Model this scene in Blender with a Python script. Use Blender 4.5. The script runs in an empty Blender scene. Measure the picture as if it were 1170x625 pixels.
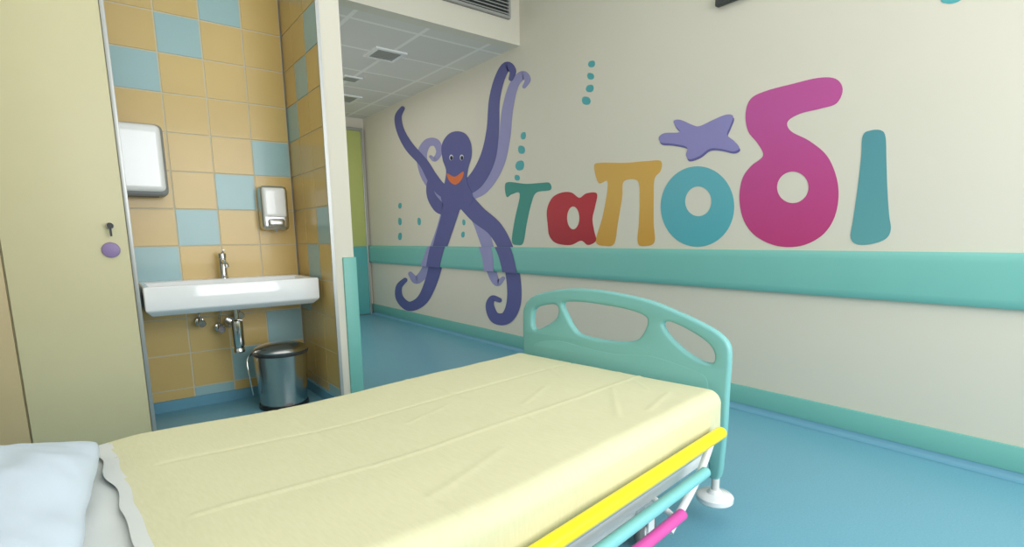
import bpy, bmesh, math, random
from mathutils import Vector, Matrix, noise
random.seed(4)
sc=bpy.context.scene
sc.view_settings.view_transform='Standard'
sc.view_settings.look='None'

# ---------------------------------------------------------------- camera (solved from vanishing points)
R=Vector((.7897,-.6132,-.01417));U=Vector((.1062,.1141,.98775));F=Vector((.6043,.7817,-.1553))
C=Vector((0,0,1.1))
cam_d=bpy.data.cameras.new('camera');cam=bpy.data.objects.new('camera',cam_d)
sc.collection.objects.link(cam)
m=Matrix((R,U,-F)).transposed().to_4x4();m.translation=C
cam.matrix_world=m
cam_d.sensor_fit='HORIZONTAL';cam_d.sensor_width=36
cam_d.lens=603*36/1170;cam_d.shift_x=0;cam_d.shift_y=52.5/1170
cam_d.clip_start=.02
sc.camera=cam
W=3.12           # mural wall plane
def wall_uv(u,v):
    """photo tracing of the painted mural -> metres (y,z) on the flat east wall"""
    d=R*(u-585)/603+U*(365-v)/603+F
    t=W/d.x; p=C+d*t
    return (p.y,p.z)

# ---------------------------------------------------------------- materials
def lin(c):
    o=[]
    for x in c:
        x/=255.
        o.append(x/12.92 if x<=.04045 else ((x+.055)/1.055)**2.4)
    return (*o,1)
MATS={}
def mat(name,rgb,rough=.5,metal=0,noise_amt=.04,scale=8,bump=0,bscale=200,spec=.5,coat=0):
    if name in MATS: return MATS[name]
    m=bpy.data.materials.new(name);m.use_nodes=True
    n=m.node_tree.nodes;l=m.node_tree.links;b=n['Principled BSDF']
    b.inputs['Roughness'].default_value=rough;b.inputs['Metallic'].default_value=metal
    b.inputs['Specular IOR Level'].default_value=spec
    b.inputs['Coat Weight'].default_value=coat
    tc=n.new('ShaderNodeTexCoord');nt=n.new('ShaderNodeTexNoise');nt.inputs['Scale'].default_value=scale
    nt.inputs['Detail'].default_value=3
    l.new(tc.outputs['Object'],nt.inputs['Vector'])
    mx=n.new('ShaderNodeMix');mx.data_type='RGBA'
    c=lin(rgb)
    mx.inputs[6].default_value=tuple(min(1,x*(1-noise_amt)) for x in c[:3])+(1,)
    mx.inputs[7].default_value=tuple(min(1,x*(1+noise_amt)) for x in c[:3])+(1,)
    l.new(nt.outputs['Fac'],mx.inputs[0]);l.new(mx.outputs[2],b.inputs['Base Color'])
    if bump:
        n2=n.new('ShaderNodeTexNoise');n2.inputs['Scale'].default_value=bscale
        l.new(tc.outputs['Object'],n2.inputs['Vector'])
        bp=n.new('ShaderNodeBump');bp.inputs['Strength'].default_value=bump;bp.inputs['Distance'].default_value=.002
        l.new(n2.outputs['Fac'],bp.inputs['Height']);l.new(bp.outputs['Normal'],b.inputs['Normal'])
    MATS[name]=m;return m

M_wall=mat('painted_plaster',(219,213,198),.6,noise_amt=.015,scale=3,bump=.05)
M_ceil=mat('ceiling_paint',(228,226,218),.8,noise_amt=.02)
M_teal=mat('teal_wall_guard',(122,190,181),.42,noise_amt=.02)
M_skirt=mat('teal_skirting',(118,185,175),.45,noise_amt=.02)
M_cove=mat('blue_cove_vinyl',(104,160,184),.4,noise_amt=.03)
M_chrome=mat('chrome',(212,212,212),.12,1,.02)
M_binsteel=mat('polished_steel',(196,194,192),.22,1,.03)
M_steel=mat('brushed_steel',(208,210,210),.28,1,.05)
M_alu=mat('aluminium_trim',(180,182,180),.4,.6,.03)
M_ceramic=mat('white_ceramic',(240,242,244),.12,0,.01,coat=.4)
M_whitepl=mat('white_plastic',(240,242,242),.2,0,.01,coat=.5)
M_greypl=mat('grey_plastic',(140,144,146),.35,0,.02)
M_frame=mat('bed_enamel',(220,221,218),.4,0,.02)
M_black=mat('black_plastic',(32,34,36),.4)
M_rim=mat('dark_grey_rim',(50,52,54),.35)
M_grey=mat('grey_rubber',(110,112,112),.6)
M_ochre=mat('ochre_tile',(212,182,114),.3,0,.08,3,coat=.1)
M_btile=mat('pale_blue_tile',(156,192,196),.3,0,.06,3,coat=.1)
M_grout=mat('grout',(212,203,176),.8)
M_closet=mat('pale_yellow_laminate',(214,206,166),.45,0,.02)
M_closet2=mat('sand_laminate',(204,184,142),.45,0,.03)
M_purple=mat('purple_plastic',(144,122,170),.45)
M_fb=mat('turquoise_moulded_plastic',(124,186,184),.38,0,.02)
M_yellow=mat('yellow_rail',(250,222,25),.3)
M_tealrail=mat('teal_rail',(132,202,204),.35)
M_pink=mat('magenta_rail',(225,85,170),.35)
M_pillow=mat('pillow_cotton',(200,213,226),.8,0,.03,5,.15,400)
M_sheet=mat('white_sheet',(214,218,215),.8,0,.03,5,.15,400)
M_doorY=mat('door_yellow_green',(188,195,118),.5)
M_doorT=mat('door_teal',(96,176,176),.5)
M_darkvent=mat('vent_dark',(66,68,68),.6)
M_slat=mat('vent_slat',(158,158,154),.5)
M_glass=mat('window_frame_white',(235,235,235),.4)

def floor_mat():
    m=bpy.data.materials.new('blue_speckled_vinyl');m.use_nodes=True
    n=m.node_tree.nodes;l=m.node_tree.links;b=n['Principled BSDF']
    tc=n.new('ShaderNodeTexCoord')
    a=n.new('ShaderNodeTexNoise');a.inputs['Scale'].default_value=140;a.inputs['Detail'].default_value=2
    c=n.new('ShaderNodeTexNoise');c.inputs['Scale'].default_value=1.3;c.inputs['Detail'].default_value=2
    l.new(tc.outputs['Object'],a.inputs['Vector']);l.new(tc.outputs['Object'],c.inputs['Vector'])
    r=n.new('ShaderNodeValToRGB');r.color_ramp.elements[0].position=.25;r.color_ramp.elements[1].position=.75
    r.color_ramp.elements[0].color=lin((104,164,186));r.color_ramp.elements[1].color=lin((118,177,197))
    l.new(a.outputs['Fac'],r.inputs['Fac'])
    mx=n.new('ShaderNodeMix');mx.data_type='RGBA';mx.blend_type='MULTIPLY';mx.inputs[0].default_value=.08
    l.new(r.outputs['Color'],mx.inputs[6]);l.new(c.outputs['Fac'],mx.inputs[7]);l.new(mx.outputs[2],b.inputs['Base Color'])
    b.inputs['Roughness'].default_value=.34
    return m
M_floor=floor_mat()
def blanket_mat():
    m=bpy.data.materials.new('pale_yellow_cotton');m.use_nodes=True
    n=m.node_tree.nodes;l=m.node_tree.links;b=n['Principled BSDF']
    tc=n.new('ShaderNodeTexCoord')
    mp=n.new('ShaderNodeMapping');mp.inputs['Scale'].default_value=(190,30,30)
    l.new(tc.outputs['Object'],mp.inputs['Vector'])
    nz=n.new('ShaderNodeTexNoise');nz.inputs['Scale'].default_value=1;nz.inputs['Detail'].default_value=1
    l.new(mp.outputs[0],nz.inputs['Vector'])
    mx=n.new('ShaderNodeMix');mx.data_type='RGBA'
    mx.inputs[6].default_value=lin((208,205,167));mx.inputs[7].default_value=lin((217,215,180))
    l.new(nz.outputs['Fac'],mx.inputs[0]);l.new(mx.outputs[2],b.inputs['Base Color'])
    b.inputs['Roughness'].default_value=.8
    b.inputs['Specular IOR Level'].default_value=.25
    n2=n.new('ShaderNodeTexNoise');n2.inputs['Scale'].default_value=5;n2.inputs['Detail'].default_value=2
    l.new(tc.outputs['Object'],n2.inputs['Vector'])
    bp=n.new('ShaderNodeBump');bp.inputs['Strength'].default_value=.12;bp.inputs['Distance'].default_value=.012
    l.new(n2.outputs['Fac'],bp.inputs['Height']);l.new(bp.outputs['Normal'],b.inputs['Normal'])
    return m
M_blanket=blanket_mat()
def ceiltile_mat():
    m=bpy.data.materials.new('suspended_ceiling_tiles');m.use_nodes=True
    n=m.node_tree.nodes;l=m.node_tree.links;b=n['Principled BSDF']
    tc=n.new('ShaderNodeTexCoord')
    br=n.new('ShaderNodeTexBrick');br.offset=0;br.squash=1
    br.inputs['Scale'].default_value=1;br.inputs['Brick Width'].default_value=.6;br.inputs['Row Height'].default_value=.6
    br.inputs['Mortar Size'].default_value=.018;br.inputs['Mortar Smooth'].default_value=.1
    br.inputs['Color1'].default_value=lin((224,220,212));br.inputs['Color2'].default_value=lin((218,215,207))
    br.inputs['Mortar'].default_value=lin((240,237,230))
    mp=n.new('ShaderNodeMapping');mp.inputs['Location'].default_value=(.12,.05,0)
    l.new(tc.outputs['Object'],mp.inputs['Vector']);l.new(mp.outputs[0],br.inputs['Vector'])
    l.new(br.outputs['Color'],b.inputs['Base Color']);b.inputs['Roughness'].default_value=.8
    return m
M_ctile=ceiltile_mat()
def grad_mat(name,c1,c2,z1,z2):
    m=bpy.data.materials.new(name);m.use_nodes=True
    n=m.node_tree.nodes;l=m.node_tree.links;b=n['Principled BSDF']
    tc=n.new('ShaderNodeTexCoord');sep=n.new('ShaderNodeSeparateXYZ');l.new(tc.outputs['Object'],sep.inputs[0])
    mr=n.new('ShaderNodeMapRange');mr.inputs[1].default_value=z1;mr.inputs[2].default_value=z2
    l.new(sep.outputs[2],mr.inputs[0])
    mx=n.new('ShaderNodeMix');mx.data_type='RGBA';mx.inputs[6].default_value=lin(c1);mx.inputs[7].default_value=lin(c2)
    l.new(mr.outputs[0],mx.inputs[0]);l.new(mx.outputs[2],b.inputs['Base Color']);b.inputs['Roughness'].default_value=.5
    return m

# ---------------------------------------------------------------- helpers
def link(o): sc.collection.objects.link(o);return o
def mesh_obj(name,bm,mats,parent=None,smooth=False,angle=None):
    me=bpy.data.meshes.new(name)
    bm.normal_update();bm.to_mesh(me);bm.free()
    for mm in (mats if isinstance(mats,(list,tuple)) else [mats]): me.materials.append(mm)
    o=link(bpy.data.objects.new(name,me))
    if smooth:
        me.polygons.foreach_set('use_smooth',[True]*len(me.polygons))
        if angle: 
            me.set_sharp_from_angle(angle=math.radians(angle))
    if parent: o.parent=parent
    return o
def empty(name,loc,label,cat,rotz=0,group=None):
    e=link(bpy.data.objects.new(name,None));e.location=loc;e.rotation_euler=(0,0,rotz);e.empty_display_size=.1
    e['label']=label;e['category']=cat
    if group:e['group']=group
    return e
def tag(o,label,cat,group=None):
    o['label']=label;o['category']=cat
    if group:o['group']=group
    return o
def struct(o): o['kind']='structure';return o
def bm_box(bm,a,b,mi=0):
    v=[bm.verts.new((x,y,z)) for x in (a[0],b[0]) for y in (a[1],b[1]) for z in (a[2],b[2])]
    fs=[(0,1,3,2),(4,6,7,5),(0,4,5,1),(2,3,7,6),(0,2,6,4),(1,5,7,3)]
    out=[]
    for f in fs:
        fa=bm.faces.new([v[i] for i in f]);fa.material_index=mi;out.append(fa)
    return v,out
def box(name,a,b,m,parent=None,bev=0,seg=2):
    bm=bmesh.new();bm_box(bm,a,b)
    bmesh.ops.recalc_face_normals(bm,faces=bm.faces)
    if bev: bmesh.ops.bevel(bm,geom=bm.edges[:],offset=bev,segments=seg,affect='EDGES',profile=.5)
    return mesh_obj(name,bm,m,parent,smooth=bool(bev),angle=40)
def lathe(bm,prof,center=(0,0,0),seg=40,axis='z',mi=0):
    rings=[]
    cx,cy,cz=center
    for r,h in prof:
        ring=[]
        for i in range(seg):
            a=2*math.pi*i/seg;c,s=math.cos(a)*r,math.sin(a)*r
            if axis=='z':p=(cx+c,cy+s,cz+h)
            elif axis=='y':p=(cx+s,cy+h,cz+c)
            else:p=(cx+h,cy+c,cz+s)
            ring.append(bm.verts.new(p))
        rings.append(ring)
    for k in range(len(rings)-1):
        for i in range(seg):
            f=bm.faces.new((rings[k][i],rings[k][(i+1)%seg],rings[k+1][(i+1)%seg],rings[k+1][i]));f.material_index=mi
    for rr in (rings[0][::-1],rings[-1]):
        f=bm.faces.new(rr);f.material_index=mi
def lathe_obj(name,prof,center,m,parent=None,axis='z',seg=40,angle=35):
    bm=bmesh.new();lathe(bm,prof,center,seg,axis);bmesh.ops.recalc_face_normals(bm,faces=bm.faces)
    return mesh_obj(name,bm,m,parent,True,angle)
def tube_bm(bm,pts,r,seg=14,mi=0):
    pts=[Vector(p) for p in pts];rings=[]
    rs=r if isinstance(r,(list,tuple)) else [r]*len(pts)
    up=None
    for i,p in enumerate(pts):
        d=(pts[min(i+1,len(pts)-1)]-pts[max(i-1,0)]).normalized()
        if up is None:
            up=Vector((0,0,1)) if abs(d.z)<.9 else Vector((1,0,0))
        s=d.cross(up).normalized();up=s.cross(d).normalized()
        rings.append([bm.verts.new(p+(s*math.cos(2*math.pi*k/seg)+up*math.sin(2*math.pi*k/seg))*rs[i]) for k in range(seg)])
    for a,b in zip(rings,rings[1:]):
        for k in range(seg):
            f=bm.faces.new((a[k],a[(k+1)%seg],b[(k+1)%seg],b[k]));f.material_index=mi
    bm.faces.new(rings[0][::-1]).material_index=mi;bm.faces.new(rings[-1]).material_index=mi
def cr(pts,n=6,closed=False):
    P=[Vector(p) for p in pts];L=len(P);out=[]
    rng=range(L) if closed else range(L-1)
    for i in rng:
        g=lambda k:P[k%L] if closed else P[max(0,min(L-1,k))]
        p0,p1,p2,p3=g(i-1),g(i),g(i+1),g(i+2)
        for j in range(n):
            t=j/n
            out.append(.5*((2*p1)+(-p0+p2)*t+(2*p0-5*p1+4*p2-p3)*t*t+(-p0+3*p1-3*p2+p3)*t**3))
    if not closed: out.append(P[-1])
    return out
def tube(name,pts,r,m,parent=None,smooth_path=True,seg=14):
    bm=bmesh.new()
    tube_bm(bm,cr(pts,6) if smooth_path and len(pts)>2 else pts,r,seg)
    bmesh.ops.recalc_face_normals(bm,faces=bm.faces)
    return mesh_obj(name,bm,m,parent,True,50)
def outline(name,splines,thick,m,parent=None,bev=0,loc=0.,bres=3):
    """2D outlines (a,b) -> slab in the x=const plane: (x,a,b)."""
    cu=bpy.data.curves.new('tmp','CURVE');cu.dimensions='2D';cu.fill_mode='BOTH'
    cu.extrude=max(thick/2-bev,.0001);cu.bevel_depth=bev;cu.bevel_resolution=bres;cu.offset=-bev
    for s in splines:
        sp=cu.splines.new('POLY');sp.points.add(len(s)-1);sp.use_cyclic_u=True
        for p,q in zip(sp.points,s): p.co=(q[0],q[1],0,1)
    o=bpy.data.objects.new('tmp',cu);sc.collection.objects.link(o)
    bpy.context.view_layer.update()
    dg=bpy.context.evaluated_depsgraph_get()
    me=bpy.data.meshes.new_from_object(o.evaluated_get(dg))
    bpy.data.objects.remove(o)
    me.transform(Matrix(((0,0,1,loc),(1,0,0,0),(0,1,0,0),(0,0,0,1))))
    bm=bmesh.new();bm.from_mesh(me);bmesh.ops.remove_doubles(bm,verts=bm.verts,dist=1e-5)
    bmesh.ops.recalc_face_normals(bm,faces=bm.faces)
    return mesh_obj(name,bm,m,parent,bool(bev),40)
def rbox_bm(a,b,r,step=.03):
    """dense rounded box"""
    a=Vector(a);b=Vector(b);bm=bmesh.new()
    n=[max(2,int((b[i]-a[i])/step)) for i in range(3)]
    def face(ax,val):
        u,v=[i for i in range(3) if i!=ax]
        g=[]
        for i in range(n[u]+1):
            row=[]
            for j in range(n[v]+1):
                p=[0,0,0];p[ax]=val;p[u]=a[u]+(b[u]-a[u])*i/n[u];p[v]=a[v]+(b[v]-a[v])*j/n[v]
                row.append(bm.verts.new(p))
            g.append(row)
        for i in range(n[u]):
            for j in range(n[v]): bm.faces.new((g[i][j],g[i+1][j],g[i+1][j+1],g[i][j+1]))
    for ax in range(3):
        face(ax,a[ax]);face(ax,b[ax])
    bmesh.ops.remove_doubles(bm,verts=bm.verts,dist=1e-4)
    for v in bm.verts:
        q=Vector([min(max(v.co[i],a[i]+r),b[i]-r) for i in range(3)])
        d=v.co-q
        if d.length>1e-6: v.co=q+d.normalized()*r
    bmesh.ops.recalc_face_normals(bm,faces=bm.faces)
    return bm

# ---------------------------------------------------------------- room shell
Z1=3.25;YS=-1.5;YN=7.4;XW=-1.1
struct(box('floor',(XW-.1,YS-.1,-.08),(W+.1,YN+.1,0),M_floor))
struct(box('wall_east',(W,YS-.1,0),(W+.12,YN+.1,Z1),M_wall))
struct(box('wall_west',(XW-.12,YS-.1,0),(XW,4.15,Z1),M_wall))
struct(box('wall_end',(1.28,YN,0),(W,YN+.12,Z1),M_wall))
struct(box('wall_alcove_back',(XW,4.03,0),(1.135,4.15,Z1),M_wall))
struct(box('wall_partition',(1.155,3.3,0),(1.28,YN+.1,Z1),M_wall))
struct(box('wall_bulkhead',(1.28,3.87,2.76),(W,3.99,Z1),M_wall))
struct(box('ceiling',(XW-.1,YS-.1,Z1),(W+.12,4.15,Z1+.1),M_ceil))
struct(box('ceiling_corridor',(1.28,3.99,2.76),(W,YN,2.84),M_ctile))
bm=bmesh.new()
wx0,wx1,wz0,wz1=.2,3.0,.75,2.75
bm_box(bm,(XW,YS-.12,0),(W,YS,wz0));bm_box(bm,(XW,YS-.12,wz1),(W,YS,Z1))
bm_box(bm,(XW,YS-.12,wz0),(wx0,YS,wz1));bm_box(bm,(wx1,YS-.12,wz0),(W,YS,wz1))
struct(mesh_obj('wall_south',bm,M_wall))
bm=bmesh.new()
for x in (wx0,(wx0+wx1)/2-.03,wx1-.06): bm_box(bm,(x,YS-.1,wz0),(x+.06,YS-.04,wz1))
for z in (wz0,wz1-.06): bm_box(bm,(wx0,YS-.1,z),(wx1,YS-.04,z+.06))
struct(mesh_obj('window_1',bm,M_glass))
def tiles(name,origin,du,ncol,c0,zbase,nr,r0,normal):
    bm=bmesh.new();tw,th,g,t=.2425,.234,.0028,.012
    o=Vector(origin);du=Vector(du);nn=Vector(normal)
    def slab(u0,u1,z0,z1,d,mi,bev=0):
        P=[];Q=[];e=bev
        for (uu,zz) in ((u0,z0),(u1,z0),(u1,z1),(u0,z1)): P.append(o+du*uu+Vector((0,0,zz)))
        for (uu,zz) in ((u0+e,z0+e),(u1-e,z0+e),(u1-e,z1-e),(u0+e,z1-e)): Q.append(o+du*uu+Vector((0,0,zz))+nn*d)
        P=[bm.verts.new(p) for p in P];Q=[bm.verts.new(p) for p in Q]
        fs=[bm.faces.new(Q)]+[bm.faces.new((P[i],P[(i+1)%4],Q[(i+1)%4],Q[i])) for i in range(4)]
        for f in fs:f.material_index=mi
    slab(0,ncol*tw,0,3.2,.008,2)
    for c in range(ncol):
        for r in range(r0,r0+nr):
            z0=.835+r*th;z1=z0+th
            if z1<.1 or z0>3.2: continue
            z0=max(z0,.005);z1=min(z1,3.2)
            slab(c*tw+g,(c+1)*tw-g,z0+g,z1-g,t,1 if ((c0+c)-r)%5==0 else 0,.002)
    bmesh.ops.recalc_face_normals(bm,faces=bm.faces)
    return struct(mesh_obj(name,bm,[M_ochre,M_btile,M_grout]))
tiles('wall_tiling_back',(.165-.2425,4.03,0),(1,0,0),5,-1,0,16,-4,(0,-1,0))
tiles('wall_tiling_side',(1.155,4.03,0),(0,-1,0),3,4,0,16,-4,(-1,0,0))
struct(box('trim_2',(1.138,3.292,0),(1.158,3.306,Z1),M_alu))
struct(box('baseboard_alcove',(-.1,4.0,0),(1.143,4.02,.07),M_cove))
struct(box('baseboard_partition',(1.125,3.3,0),(1.143,4.0,.07),M_cove))
struct(box('trim_3',(1.205,3.285,0),(1.292,3.42,.985),M_skirt,bev=.006))
bm=bmesh.new()
prof=[(0,.757),(.022,.757),(.032,.772),(.035,.80),(.035,.955),(.032,.985),(.022,1.0),(0,1.0)]
A=[bm.verts.new((W-p[0],YS,p[1])) for p in prof];B=[bm.verts.new((W-p[0],YN-.02,p[1])) for p in prof]
for i in range(len(prof)-1): bm.faces.new((A[i],A[i+1],B[i+1],B[i]))
bm.faces.new(A);bm.faces.new(B);bmesh.ops.recalc_face_normals(bm,faces=bm.faces)
struct(mesh_obj('trim_1',bm,M_teal,None,True,50))
struct(box('baseboard_east',(W-.014,YS,.035),(W,YN,.152),M_skirt,bev=.003))
bm=bmesh.new()
prof=[(0,.035),(.014,.035),(.016,.02),(.028,.006),(.05,0.001),(0,0.001)]
A=[bm.verts.new((W-p[0],YS,p[1])) for p in prof];B=[bm.verts.new((W-p[0],YN,p[1])) for p in prof]
for i in range(len(prof)-1): bm.faces.new((A[i],A[i+1],B[i+1],B[i]))
bmesh.ops.recalc_face_normals(bm,faces=bm.faces)
struct(mesh_obj('baseboard_cove',bm,M_cove,None,True,60))
struct(box('baseboard_end',(1.28,YN-.02,0),(2.0,YN,.1),M_cove))
d=empty('door_1',(2.5,YN,0),'x','x');del d['label'];del d['category'];struct(d)
def loc_box(name,a,b,m,par,bev=0):
    L=par.location
    return box(name,tuple(a[i]-L[i] for i in range(3)),tuple(b[i]-L[i] for i in range(3)),m,par,bev)
loc_box('door_upper_panel',(2.09,YN-.045,.99),(3.055,YN-.003,2.58),M_doorY,d,.003)
loc_box('door_lower_panel',(2.09,YN-.045,.01),(3.055,YN-.003,.99),M_doorT,d,.003)
loc_box('door_frame',(3.055,YN-.06,0),(3.08,YN-.003,2.62),M_alu,d,.003)
loc_box('door_frame',(2.05,YN-.06,0),(2.09,YN-.003,2.62),M_alu,d,.003)
loc_box('door_frame',(2.09,YN-.06,2.58),(3.055,YN-.003,2.62),M_alu,d,.003)
lathe_obj('door_handle',[(.02,0),(.02,-.05),(.01,-.055)],(2.17-2.5,-.045,1.05),M_chrome,d,'y')

# ---------------------------------------------------------------- vents and fixtures
def vent(name,x0,x1,z0,z1,y,label):
    e=empty(name,((x0+x1)/2,y,z0),label,'air vent')
    L=e.location
    box('back_plate',(x0-L.x,-.006,0),(x1-L.x,-.001,z1-z0),M_darkvent,e)
    bm=bmesh.new();n=7
    for i in range(n):
        zz=(z1-z0)*(i+.5)/n
        v,_=bm_box(bm,(x0-L.x+.02,-.03,zz-.004),(x1-L.x-.02,-.006,zz+.004))
        for q in v:
            if q.co.y<-.02:q.co.z-=.010
    mesh_obj('slats',bm,M_slat,e)
    bm=bmesh.new();w=.02
    bm_box(bm,(x0-L.x,-.032,0),(x1-L.x,-.001,w));bm_box(bm,(x0-L.x,-.032,z1-z0-w),(x1-L.x,-.001,z1-z0))
    bm_box(bm,(x0-L.x,-.032,w),(x0-L.x+w,-.001,z1-z0-w));bm_box(bm,(x1-L.x-w,-.032,w),(x1-L.x,-.001,z1-z0-w))
    mesh_obj('frame',bm,M_slat,e)
vent('air_vent',2.33,3.0,2.945,3.14,3.87,'slatted grey air vent on the bulkhead')
def cfix(x,y,s,label,name,cat,grp=None):
    e=empty(name,(x,y,2.76),label,cat,group=grp)
    bm=bmesh.new();w=s*.12;h=s/2
    for a,b in (((-h,-h),(h,-h+w)),((-h,h-w),(h,h)),((-h,-h+w),(-h+w,h-w)),((h-w,-h+w),(h,h-w))):
        bm_box(bm,(a[0],a[1],-.015),(b[0],b[1],-.001))
    mesh_obj('frame',bm,M_whitepl,e)
    bm=bmesh.new()
    n=6
    for i in range(n):
        yy=-h+w+(2*h-2*w)*(i+.5)/n
        bm_box(bm,(-h+w,yy-.014*s/.3,-.012),(h-w,yy+.014*s/.3,-.004))
    mesh_obj('grille',bm,M_slat,e)
    box('back_plate',(-h+w,-h+w,-.003),(h-w,h-w,-.001),M_grey,e)
cfix(2.25,4.75,.3,'square ceiling air diffuser with metal louvres','ceiling_diffuser','air vent')
cfix(2.27,5.65,.2,'small square recessed ceiling grille','ceiling_grille','air vent')
cfix(2.48,6.45,.36,'large square grille in the suspended ceiling','ceiling_grille','air vent')
tag(box('wall_uplight',(W-.04,1.72,2.448),(W-.001,1.95,2.50),M_darkvent,None,.008),'dark slim light housing fixed high on the mural wall','wall lamp')

# ---------------------------------------------------------------- mural (flat paint film, about a millimetre thick)
def mural_shape(name,polys,m,layer=0,parent=None,sm=True,n=5,th=.0012):
    S=[]
    for p in polys:
        q=cr([(a,b) for a,b in p],n,True) if sm else p
        S.append([wall_uv(a[0],a[1]) for a in q])
    return outline(name,S,th,m,parent,0,W-.0006-th/2-layer*.0006)
def ell(cx,cy,rx,ry,rot=0,n=16):
    return [(cx+rx*math.cos(2*math.pi*i/n)*math.cos(rot)-ry*math.sin(2*math.pi*i/n)*math.sin(rot),
             cy+rx*math.cos(2*math.pi*i/n)*math.sin(rot)+ry*math.sin(2*math.pi*i/n)*math.cos(rot)) for i in range(n)]
L_t=mat('mural_sea_green',(62,144,134),.5)
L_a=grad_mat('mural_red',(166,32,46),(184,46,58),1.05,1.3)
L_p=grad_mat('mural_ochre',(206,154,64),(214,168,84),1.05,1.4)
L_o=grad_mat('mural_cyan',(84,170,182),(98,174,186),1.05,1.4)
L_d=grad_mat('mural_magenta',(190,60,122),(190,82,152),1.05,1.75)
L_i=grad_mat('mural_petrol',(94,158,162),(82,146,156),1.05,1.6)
G='painted lettering on the mural wall'
def letter(polys,m,label):
    o=mural_shape('mural_letter',polys,m);tag(o,label,'wall lettering',G);return o
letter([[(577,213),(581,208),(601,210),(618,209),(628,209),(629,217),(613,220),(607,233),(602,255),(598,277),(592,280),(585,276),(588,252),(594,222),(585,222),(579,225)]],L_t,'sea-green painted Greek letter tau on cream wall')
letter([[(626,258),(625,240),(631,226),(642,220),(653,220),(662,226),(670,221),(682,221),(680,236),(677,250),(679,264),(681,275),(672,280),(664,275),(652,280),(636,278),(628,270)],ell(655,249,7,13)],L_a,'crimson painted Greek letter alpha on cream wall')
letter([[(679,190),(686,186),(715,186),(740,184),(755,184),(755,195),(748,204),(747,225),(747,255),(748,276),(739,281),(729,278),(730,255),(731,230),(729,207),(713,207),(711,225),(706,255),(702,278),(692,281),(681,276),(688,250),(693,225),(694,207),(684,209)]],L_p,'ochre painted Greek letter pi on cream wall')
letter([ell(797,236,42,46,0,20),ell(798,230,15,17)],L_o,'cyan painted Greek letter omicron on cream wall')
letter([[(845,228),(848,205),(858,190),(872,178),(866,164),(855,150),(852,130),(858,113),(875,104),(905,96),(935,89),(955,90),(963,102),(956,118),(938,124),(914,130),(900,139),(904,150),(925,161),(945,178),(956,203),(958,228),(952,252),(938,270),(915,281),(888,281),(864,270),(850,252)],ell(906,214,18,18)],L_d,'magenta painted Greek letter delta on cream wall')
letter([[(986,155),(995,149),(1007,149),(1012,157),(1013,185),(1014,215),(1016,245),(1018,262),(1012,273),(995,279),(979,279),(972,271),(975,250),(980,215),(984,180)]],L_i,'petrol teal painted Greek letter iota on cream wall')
P_dark=mat('mural_violet',(102,98,156),.5);P_light=mat('mural_violet_light',(142,136,190),.5)
e=empty('starfish_mural',(0,0,0),'two-tone lavender painted starfish above the cyan letter','wall painting')
SF=[(753,157),(760,152),(777,151),(772,144),(770,138),(778,137),(792,143),(800,144),(815,137),(830,131),(838,133),(834,145),(831,154),(839,161),(845,169),(838,173),(824,170),(811,170),(800,178),(788,182),(784,177),(785,168),(768,164),(756,163)]
mural_shape('starfish_shade',[[(a+1,b+2.5) for a,b in SF]],P_dark,1,e,n=4)
mural_shape('starfish_body',[SF],P_light,2.2,e,n=4)
D=mat('mural_slate_blue',(92,94,152),.5);Lt=mat('mural_lilac',(152,150,196),.5)
e=empty('octopus_mural',(0,0,0),'smiling slate-blue octopus painted on cream wall','wall painting')
sl=[0]
def stroke(name,pts,m,n=8,k=.9):
    """flat painted tapering tentacle with rounded ends; crosses the wall guard where it passes over it"""
    q=cr([(a,b,r*k) for a,b,r in pts],n)
    Lf,Rt=[],[]
    dirs=[]
    for i,p in enumerate(q):
        a=q[max(0,i-1)];b=q[min(len(q)-1,i+1)]
        d=Vector((b.x-a.x,b.y-a.y));d.normalize();dirs.append(d)
        nx,ny=-d.y,d.x
        Lf.append((p.x+nx*p.z,p.y+ny*p.z));Rt.append((p.x-nx*p.z,p.y-ny*p.z))
    bm=bmesh.new();sl[0]+=1;off=.0012+sl[0]*.0003;x=W-off
    def V(a,b):
        y,zz=wall_uv(a,b);return bm.verts.new((x,y,zz))
    LL=[V(*p) for p in Lf];RR=[V(*p) for p in Rt]
    for i in range(len(LL)-1): bm.faces.new((LL[i],LL[i+1],RR[i+1],RR[i]))
    def cap(c,d,l,r):
        vs=[]
        for t in range(1,8):
            a=math.pi*t/8
            nx,ny=-d.y,d.x
            vs.append(V(c.x+c.z*(nx*math.cos(a)+d.x*math.sin(a)),c.y+c.z*(ny*math.cos(a)+d.y*math.sin(a))))
        bm.faces.new([l]+vs+[r])
    cap(q[-1],dirs[-1],LL[-1],RR[-1])
    cap(q[0],-dirs[0],RR[0],LL[0])
    for zz in (.757,1.0):
        bmesh.ops.bisect_plane(bm,geom=bm.verts[:]+bm.edges[:]+bm.faces[:],plane_co=(0,0,zz),plane_no=(0,0,1))
    cut=[ed for ed in bm.edges if all(abs(v.co.z-.757)<1e-5 for v in ed.verts) or all(abs(v.co.z-1.0)<1e-5 for v in ed.verts)]
    if cut: bmesh.ops.split_edges(bm,edges=cut)
    mv=set()
    for f in bm.faces:
        if .757<f.calc_center_median().z<1.0: mv.update(f.verts)
    for v in mv: v.co.x=W-.035-off
    bm.normal_update()
    for f in bm.faces:
        if f.normal.x>0:f.normal_flip()
    return mesh_obj(name,bm,m,e)
stroke('tentacle',[(533,222,9),(552,214,8),(568,190,8),(576,160,7.5),(580,125,7),(587,98,6),(597,86,5.5),(603,91,4),(599,99,2.5)],Lt)
stroke('tentacle',[(508,225,7),(496,214,7),(486,198,7),(482,178,6.5),(488,164,5.5),(498,163,5),(502,173,4),(497,182,3),(492,179,2)],Lt)
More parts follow.
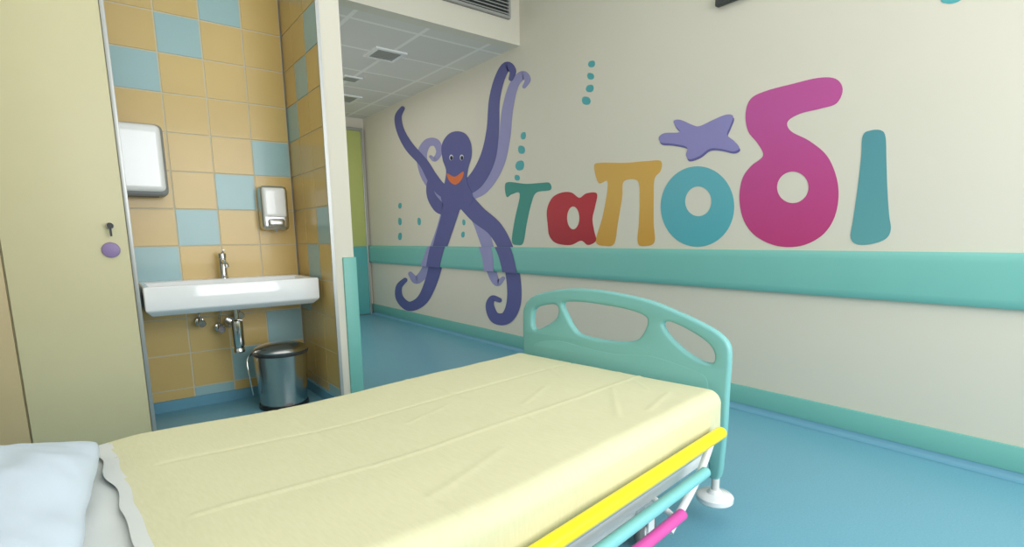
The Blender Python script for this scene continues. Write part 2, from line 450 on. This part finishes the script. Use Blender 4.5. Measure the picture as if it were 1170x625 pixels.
stroke('tentacle',[(533,232,9),(546,248,9),(553,268,8),(560,292,7),(562,310,6),(568,323,4.5),(575,318,2.5)],Lt)
stroke('tentacle',[(514,232,8),(506,262,8),(495,290,7),(486,310,6),(476,320,5),(469,313,3)],Lt)
stroke('tentacle',[(525,218,9),(543,207,10.5),(557,182,10),(563,150,8),(565,115,7),(571,90,6.5),(579,76,6),(586,81,4.5),(584,90,3)],D)
stroke('tentacle',[(520,224,9),(504,216,8),(494,203,7),(484,186,6),(468,168,6),(458,150,5),(455,134,4.5),(460,124,3)],D)
stroke('tentacle',[(520,230,9),(505,238,8),(494,226,6),(491,212,4),(494,202,3)],D)
stroke('tentacle',[(520,225,11),(512,252,10),(502,285,9),(494,318,8),(483,342,7),(468,350,6),(457,341,5),(456,328,4),(463,320,3)],D)
stroke('tentacle',[(528,225,11),(546,245,11),(566,262,10),(580,288,9),(587,320,9),(587,347,9),(579,363,8),(566,363,7),(560,350,5.5),(563,341,4),(571,343,3)],D)
mural_shape('octopus_head',[[(522,150),(532,153),(538,163),(539,178),(535,193),(534,208),(540,222),(538,234),(522,240),(508,234),(504,224),(508,210),(510,195),(506,182),(505,166),(512,154)]],D,5.8,e)
M_orange=mat('mural_orange',(224,116,66),.5);M_wht=mat('mural_white',(215,215,225),.5);M_dk=mat('mural_dark',(34,34,66),.5)
mural_shape('mouth',[[(511,198),(520,202),(530,196),(528,205),(521,211),(514,207)]],M_orange,7,e)
for cx in (516,528):
    mural_shape('eye',[ell(cx,180,2.2,3.3)],M_wht,7,e);mural_shape('pupil',[ell(cx+.3,180.6,1.6,2.4)],M_dk,8,e)
M_bub=mat('mural_bubble_teal',(82,170,176),.5)
def drop(cx,cy,rx,ry,k):
    s=-1 if k%2 else 1
    return [(cx+s*rx*.6,cy-ry*.9),(cx+s*rx*1.0,cy-ry*.1),(cx+s*rx*.6,cy+ry*.8),(cx-s*rx*.5,cy+ry*.9),(cx-s*rx*1.0,cy+ry*.2),(cx-s*rx*.6,cy-ry*.7)]
for k,(a,b,rx,ry) in enumerate([(598,155,3,4.5),(596,171,4,5),(594,189,5,6),(591,203,3,3.5),(676,73,4,4),(675,87,4,4),(674,101,4.5,4.5),(670,115,5,5),
        (457,235,2,3.5),(457,253,2,4.5),(457,270,2.2,4.5),(479,253,2,4.5),(530,239,1.8,3.2),(530,254,1.8,3.6),(529,268,2,3.6)]):
    tag(mural_shape('bubble_mural',[drop(a,b,rx,ry,k)],M_bub,0,None,n=4),'small teal bubble painted on cream wall','wall painting','painted bubbles')
tag(mural_shape('fin_mural',[[(1075,0),(1082,4),(1092,3),(1100,-3),(1096,-18),(1080,-16)]],M_bub,0),'teal painted bubble cluster high on cream wall','wall painting')

# ---------------------------------------------------------------- wardrobe
e=empty('wardrobe',(-.4,3.7,0),'tall pale yellow laminate wardrobe beside the tiled alcove','wardrobe')
L=e.location
loc_box('body',(-1.05,3.52,0),(.13,3.84,3.2),M_closet,e)
loc_box('door',(-.366,3.495,.012),(.128,3.518,3.18),M_closet,e,.002)
loc_box('door',(-.98,3.495,.012),(-.374,3.518,3.18),M_closet2,e,.002)
loc_box('edge_strip',(.13,3.49,0),(.15,3.84,3.2),M_alu,e,.002)
dr=[o for o in e.children if o.name.startswith('door')][0]
h=lathe_obj('handle',[(.038,-.012),(.040,-.018),(.038,-.026),(.032,-.028)],(.05-L.x,3.507-L.y,1.06),M_purple,dr,'y');h['label']='round purple door knob'
lathe_obj('lock',[(.017,-.01),(.017,-.02),(.012,-.024)],(.058-L.x,3.505-L.y,1.185),M_chrome,dr,'y',20)
bm=bmesh.new();tube_bm(bm,[(.058-L.x,3.49-L.y,1.185),(.058-L.x,3.45-L.y,1.185)],.004,8)
lathe(bm,[(.014,-.055),(.014,-.059)],(.058-L.x,3.505-L.y,1.185),16,'y')
bm_box(bm,(.053-L.x,3.452-L.y,1.13),(.063-L.x,3.456-L.y,1.18))
mesh_obj('key',bm,M_black,dr)

# ---------------------------------------------------------------- washbasin
bx,by=.635,4.015
e=empty('washbasin',(bx,by,.0),'rectangular white ceramic washbasin on tiled wall','washbasin')
bm=bmesh.new()
hw=.47;dpt=.545
top=[(-hw,-dpt),(hw,-dpt),(hw,0),(-hw,0)]
bot=[(-hw+.03,-dpt+.05),(hw-.03,-dpt+.05),(hw-.03,0),(-hw+.03,0)]
def ring(pts,zz): return [bm.verts.new((p[0],p[1],zz)) for p in pts]
inn=[(-hw+.03,-dpt+.025),(hw-.03,-dpt+.025),(hw-.03,-.15),(-hw+.03,-.15)]
in2=[(-hw+.09,-dpt+.06),(hw-.09,-dpt+.06),(hw-.09,-.19),(-hw+.09,-.19)]
r0,r1,r2,r3,r4=ring(bot,.685),ring(top,.72),ring(top,.855),ring(inn,.855),ring(in2,.75)
bm.faces.new(r0);bm.faces.new(r4)
for a,b in ((r0,r1),(r1,r2),(r2,r3),(r3,r4)):
    for i in range(4): bm.faces.new((a[i],a[(i+1)%4],b[(i+1)%4],b[i]))
bmesh.ops.recalc_face_normals(bm,faces=bm.faces)
bmesh.ops.bevel(bm,geom=bm.edges[:],offset=.008,segments=3,affect='EDGES',profile=.5)
mesh_obj('basin',bm,M_ceramic,e,True,40)
f=lathe_obj('faucet',[(.027,0),(.027,.008),(.022,.012),(.022,.12),(.02,.125),(.024,.13),(.024,.16),(.018,.165)],(0,-.085,.855),M_chrome,e)
bm=bmesh.new();tube_bm(bm,cr([(0,-.085,.955),(0,-.14,.965),(0,-.2,.95),(0,-.215,.93)],5),.014)
mesh_obj('spout',bm,M_chrome,f,True,50)
bm=bmesh.new();tube_bm(bm,[(0,-.085,1.018),(0,-.12,1.025),(0,-.16,1.04)],[.009,.008,.006])
mesh_obj('lever',bm,M_chrome,f,True,50)
bm=bmesh.new()
lathe(bm,[(.03,.67),(.03,.69)],(.02,-.25,0),24);lathe(bm,[(.016,.6),(.016,.68)],(.02,-.25,0),20)
lathe(bm,[(.02,.59),(.034,.585),(.036,.56),(.036,.43),(.03,.41),(.034,.405),(.034,.38),(.012,.37)],(.02,-.25,0),28)
tube_bm(bm,cr([(.02,-.25,.55),(.02,-.18,.55),(.02,-.02,.55)],4),.016);lathe(bm,[(.035,-.02),(.03,-.01)],(.02,0,.55),24,'y')
bmesh.ops.recalc_face_normals(bm,faces=bm.faces)
mesh_obj('drain_trap',bm,M_chrome,e,True,40)
for sx,zz in ((-.16,.57),(.07,.6),(-.05,.52)):
    bm=bmesh.new()
    lathe(bm,[(.03,-.012),(.026,-.02),(.014,-.022),(.014,-.08),(.018,-.082),(.018,-.11),(.01,-.115)],(sx,0,zz),20,'y')
    lathe(bm,[(.012,-.02),(.012,.03)],(sx,-.06,zz),16)
    tube_bm(bm,cr([(sx,-.06,zz+.02),(sx,-.07,zz+.07),(sx*.6,-.09,.69)],5),.006,10)
    lathe(bm,[(.022,-.125),(.026,-.12),(.026,-.1),(.02,-.095)],(sx,0,zz),8,'y')
    bmesh.ops.recalc_face_normals(bm,faces=bm.faces)
    mesh_obj('supply_valve',bm,M_chrome,e,True,40)

# ---------------------------------------------------------------- dispensers
e=empty('towel_dispenser',(.235,4.018,1.37),'glossy white paper towel dispenser with grey edges on tiles','towel dispenser')
bm=rbox_bm((-.142,-.15,0),(.142,0,.42),.035,.012);mesh_obj('housing',bm,M_greypl,e,True)
bm=rbox_bm((-.142,-.166,.022),(.129,-.09,.414),.033,.012);mesh_obj('front_cover',bm,M_whitepl,e,True)
box('towel_slot',(-.09,-.11,-.003),(.09,-.06,.006),M_black,e)
e=empty('soap_dispenser',(.985,4.018,1.165),'chrome soap dispenser with white front panel on tiles','soap dispenser')
bm=rbox_bm((-.09,-.11,0),(.09,0,.3),.03,.012);mesh_obj('housing',bm,M_steel,e,True)
bm=rbox_bm((-.074,-.118,.085),(.074,-.08,.288),.018,.012);mesh_obj('front_panel',bm,M_whitepl,e,True)
bm=rbox_bm((-.055,-.13,.02),(.055,-.08,.078),.018,.012);mesh_obj('push_bar',bm,M_steel,e,True)
lathe_obj('nozzle',[(.008,-.01),(.01,.01)],(0,-.09,0),M_greypl,e,'z',12)

# ---------------------------------------------------------------- pedal bin
e=empty('pedal_bin',(.88,3.66,0),'round polished steel pedal bin with dark rim','waste bin')
lathe_obj('body',[(.14,.02),(.145,.02),(.165,.36)],(0,0,0),M_binsteel,e,seg=56)
lathe_obj('base_ring',[(.15,0),(.155,.004),(.152,.03),(.14,.03)],(0,0,0),M_black,e,seg=48)
lathe_obj('rim',[(.166,.356),(.172,.36),(.174,.374),(.168,.38)],(0,0,0),M_rim,e,seg=48)
lathe_obj('lid',[(.167,.380),(.168,.386),(.158,.400),(.125,.418),(.07,.430),(.0001,.434)],(0,0,0),M_binsteel,e,seg=48)
bm=bmesh.new();bm_box(bm,(-.035,-.2,.012),(.035,-.14,.024));mesh_obj('pedal',bm,M_black,e)
bm=bmesh.new();tube_bm(bm,cr([(-.172,.03,.37),(-.205,.0,.33),(-.2,-.02,.2),(-.185,0,.1)],6),.005);mesh_obj('carry_handle',bm,M_chrome,e,True)
box('hinge',(-.03,.155,.34),(.03,.195,.40),M_black,e,.004)

# ---------------------------------------------------------------- bed
HB=-2.25
def lift(x):
    """slightly raised head section"""
    t=max(0,min(1,(-1.05-x)/.65));return .034*t*t*(3-2*t)
bed=empty('hospital_bed',(1.75,1.0,0),'height-adjustable hospital bed with turquoise moulded footboard','bed',math.radians(8))
bw=Matrix.Translation(bed.location)@Matrix.Rotation(math.radians(8),4,'Z')
fbo=[(.005,.19),(-.004,.28),(-.01,.40),(-.01,.52),(-.012,.66),(.0,.71),(.04,.745),(.10,.772),(.18,.80),(.32,.84),(.49,.862),(.62,.868),(.74,.862),(.88,.836),(.96,.805),(1.0,.76),(1.01,.70),(1.01,.52),(1.01,.40),(1.0,.28),(.995,.19),(.955,.18),(.94,.25),(.86,.285),(.5,.29),(.14,.285),(.06,.25),(.045,.18)]
mid=[(.76,.785),(.735,.803),(.64,.808),(.53,.804),(.42,.795),(.345,.778),(.325,.755),(.34,.71),(.37,.675),(.42,.66),(.52,.652),(.65,.66),(.70,.69),(.735,.74)]
lf=[(.945,.72),(.93,.755),(.88,.775),(.81,.785),(.785,.765),(.80,.72),(.86,.68),(.92,.655),(.945,.67)]
rt=[(.255,.755),(.22,.762),(.14,.735),(.075,.70),(.048,.665),(.05,.63),(.085,.625),(.15,.65),(.21,.69),(.245,.725)]
def board(x,par,name):
    b=outline(name,[cr(fbo,5,True),cr(mid,5,True),cr(lf,5,True),cr(rt,5,True)],.036,M_fb,par,.013,x+.017)
    rp=[(.07,.36),(.06,.5),(.07,.57),(.12,.59),(.22,.61),(.31,.62),(.36,.615),(.45,.605),(.55,.605),(.66,.612),(.74,.62),(.83,.615),(.92,.59),(.94,.55),(.935,.36),(.5,.34)]
    outline('raised_panel',[cr(rp,5,True)],.0378,M_fb,b,.005,x+.017)
    return b
board(0,bed,'footboard');board(HB,bed,'headboard')
for s in (0.025,.975):
    for x in (.017,HB+.017):
        tube('corner_post',[(x,s,.11),(x,s,.22)],.015,M_frame,bed)
        lathe_obj('bumper_roller',[(.02,.085),(.062,.088),(.068,.094),(.068,.110),(.062,.116),(.03,.122),(.02,.135)],(x,s,0),M_whitepl,bed,'z',36)
bm=rbox_bm((HB+.045,.015,.30),(-.03,.985,.515),.04,.04)
for v in bm.verts: v.co.z+=lift(v.co.x)
mesh_obj('mattress',bm,M_sheet,bed,True)
bm=rbox_bm((-1.76,-.012,.30),(-.018,1.010,.545),.05,.0072)
dele=[f for f in bm.faces if f.calc_center_median().z<.405 or f.calc_center_median().x<-1.685]
bmesh.ops.delete(bm,geom=dele,context='FACES')
def crease(x,y,x0,y0,x1,y1,w,am):
    dx,dy=x1-x0,y1-y0;L2=dx*dx+dy*dy
    t=((x-x0)*dx+(y-y0)*dy)/L2
    tt=max(0,min(1,t));fx=x-(x0+dx*tt);fy=y-(y0+dy*tt)
    return am*math.exp(-(fx*fx+fy*fy)/(w*w))
creases=[(-1.6,.36,-.05,.32,.0065,.0022),(-1.6,.69,-.05,.66,.0065,-.0022),(-.74,.0,-.71,1.0,.0065,.0022),(-1.25,.02,-1.22,1.0,.0065,-.0016),
 (-.52,.12,-.28,.30,.010,.0018),(-.3,.5,-.14,.78,.010,.0015),(-1.25,.12,-.95,.2,.012,.0014),(-.62,.42,-.42,.5,.010,.0014),(-.4,.08,-.2,.12,.010,.0018),
 (-.2,.2,-.05,.42,.008,.0016),(-1.0,.55,-.8,.6,.008,.0012)]
for v in bm.verts:
    x,y=v.co.x,v.co.y
    if v.co.z>.485:
        dz=.003*noise.noise(Vector((x*2.2,y*2.2,1.3)))+.0014*noise.noise(Vector((x*8,y*6,4)))
        for c in creases: dz+=crease(x,y,*c)
        v.co.z+=dz*min(1,(v.co.z-.485)/.05)
        if x<-1.6: v.co.z-=.008*(-1.6-x)/.085
    else:
        k=(.485-v.co.z)/.08
        v.co.y+=(.011*noise.noise(Vector((x*7,v.co.z*2,y))))*k
        if v.co.z<.43: v.co.z+=.012*noise.noise(Vector((x*3,y*3,7)))
    v.co.z+=lift(x)
    if x<-1.45:
        v.co.x-=.06*(1-y)*(-1.45-x)/.24
    if x<-1.6:
        v.co.x+=.03*(-1.6-x)/.09*noise.noise(Vector((y*6,2,1)))
for f in bm.faces:
    c=f.calc_center_median()
    if c.x<-1.662-.055*(1-c.y):f.material_index=1
bl=mesh_obj('bedspread',bm,[M_blanket,M_sheet],None,True)
bl.location=bed.location;bl.rotation_euler=bed.rotation_euler
tag(bl,'pale cream-yellow cotton bedspread spread over the mattress','bedspread')
bm=rbox_bm((HB+.05,-.004,.36),(-1.58,1.002,.530),.05,.015)
dele=[f for f in bm.faces if f.calc_center_median().z<.42 or f.calc_center_median().x<HB+.07 or f.calc_center_median().x>-1.64]
bmesh.ops.delete(bm,geom=dele,context='FACES')
for v in bm.verts:
    v.co.z+=.009*noise.noise(Vector((v.co.x*10,v.co.y*5,3)))+.003*noise.noise(Vector((v.co.x*26,v.co.y*12,8)))-.004+lift(v.co.x)
sh=mesh_obj('bed_sheet',bm,M_sheet,None,True);sh.location=bed.location;sh.rotation_euler=bed.rotation_euler
tag(sh,'white cotton sheet under the yellow bedspread','bed sheet')
bm=bmesh.new();N=64;px,py=.225,.385
for side in (1,-1):
    g=[]
    for i in range(N+1):
        row=[]
        for j in range(N+1):
            a=-1+2*i/N;b=-1+2*j/N
            hh=max(0,(1-a*a)*(1-b*b))**.5
            x=a*px*(1-.08*abs(b)**5)*(1-.04*(1-b*b)*abs(a)**3)
            y=b*py*(1-.05*abs(a)**5)
            x*=1+.02*noise.noise(Vector((y*9,1,3)))
            zz=side*hh*(.082 if side>0 else .042)
            if side>0: zz+=(.018*noise.noise(Vector((x*6,y*5,2)))+.007*noise.noise(Vector((x*24+y*10,y*12,5))))*min(1,hh*1.5)
            row.append(bm.verts.new((x,y,zz)))
        g.append(row)
    for i in range(N):
        for j in range(N): bm.faces.new((g[i][j],g[i+1][j],g[i+1][j+1],g[i][j+1]))
bmesh.ops.remove_doubles(bm,verts=bm.verts,dist=1e-4);bmesh.ops.recalc_face_normals(bm,faces=bm.faces)
pw=mesh_obj('pillow',bm,M_pillow,None,True)
pw.location=bw@Vector((-1.975,.535,.614));pw.rotation_euler=(0,0,math.radians(8-11))
tag(pw,'plump pale blue-white pillow lying on the white sheet','pillow')
box('bed_deck',(HB+.05,.04,.255),(-.03,.96,.298),M_frame,bed,.01)
bm=bmesh.new()
for y in (.16,.80): bm_box(bm,(-2.05,y,.12),(-.25,y+.05,.17))
for x in (-.3,-2.05): bm_box(bm,(x,.16,.12),(x+.05,.85,.17))
for x in (-.6,-1.6): bm_box(bm,(x,.35,.16),(x+.12,.65,.258))
mesh_obj('undercarriage',bm,M_frame,bed)
for x in (-.3,-2.0):
    for y in (.14,.86):
        bm=bmesh.new()
        lathe(bm,[(.03,-.014),(.055,-.014),(.06,-.008),(.06,.008),(.055,.014),(.03,.014)],(x,y,.061),28,'y',0)
        lathe(bm,[(.03,-.018),(.03,.018)],(x,y,.061),20,'y',1)
        bm_box(bm,(x-.02,y-.026,.05),(x+.02,y-.02,.14),1);bm_box(bm,(x-.02,y+.02,.05),(x+.02,y+.026,.14),1)
        bm_box(bm,(x-.03,y-.03,.125),(x+.03,y+.03,.16),1)
        bmesh.ops.recalc_face_normals(bm,faces=bm.faces)
        mesh_obj('castor',bm,[M_grey,M_whitepl],bed,True,40)
def siderail(y,s):
    r=tube('side_rail',[(-.14,y,.425),(-1.62,y,.425)],.021,M_yellow,bed)
    r['label']='yellow folding side rail'
    a=tube('middle_bar',[(-.25,y,.32),(-1.56,y,.32)],.018,M_tealrail,r);a['label']='teal rail bar'
    a=tube('lower_bar',[(-.41,y,.235),(-1.5,y,.235)],.018,M_pink,r);a['label']='magenta rail bar'
    for x in (-.15,-1.48):
        bm=bmesh.new()
        P=cr([(x,y+.02*s,.42),(x-.035,y+.022*s,.37),(x-.09,y+.022*s,.31),(x-.17,y+.022*s,.255),(x-.25,y+.02*s,.215),(x-.30,y+.02*s,.185)],5)
        tube_bm(bm,P,[.013]*len(P),10)
        tube_bm(bm,[(x-.26,y+.02*s,.21),(x-.26,y+.12*s,.265)],.011,10)
        bmesh.ops.recalc_face_normals(bm,faces=bm.faces)
        mesh_obj('pivot_arm',bm,M_whitepl,r,True,50)
siderail(-.05,1);siderail(1.06,-1)

# ---------------------------------------------------------------- lights
def area(name,loc,rot,sx,sy,p,col=(1,1,1)):
    l=bpy.data.lights.new(name,'AREA');l.shape='RECTANGLE';l.size=sx;l.size_y=sy;l.energy=p;l.color=col
    o=link(bpy.data.objects.new(name,l));o.location=loc;o.rotation_euler=rot;return o
DAY=(.97,.985,1)
area('window_light',(1.6,YS-.02,1.75),(math.radians(90),0,0),2.8,2.0,92,DAY)
area('ceiling_fill',(.9,1.2,Z1-.03),(0,0,0),3.0,3.6,29,DAY)  # added soft fill standing in for ceiling bounce, no fixture here
area('corridor_top_fill',(2.2,5.6,2.72),(0,0,0),1.0,2.4,6,(1,.98,.95))  # added fill to brighten the corridor from above, not a fixture
area('corridor_side_fill',(1.30,5.4,1.3),(0,math.radians(-90),0),2.0,2.6,12,(1,.98,.95))  # added fill hidden behind the partition
w=bpy.data.worlds.new('world');sc.world=w;w.use_nodes=True
w.node_tree.nodes['Background'].inputs[0].default_value=(.85,.92,1,1);w.node_tree.nodes['Background'].inputs[1].default_value=1.5
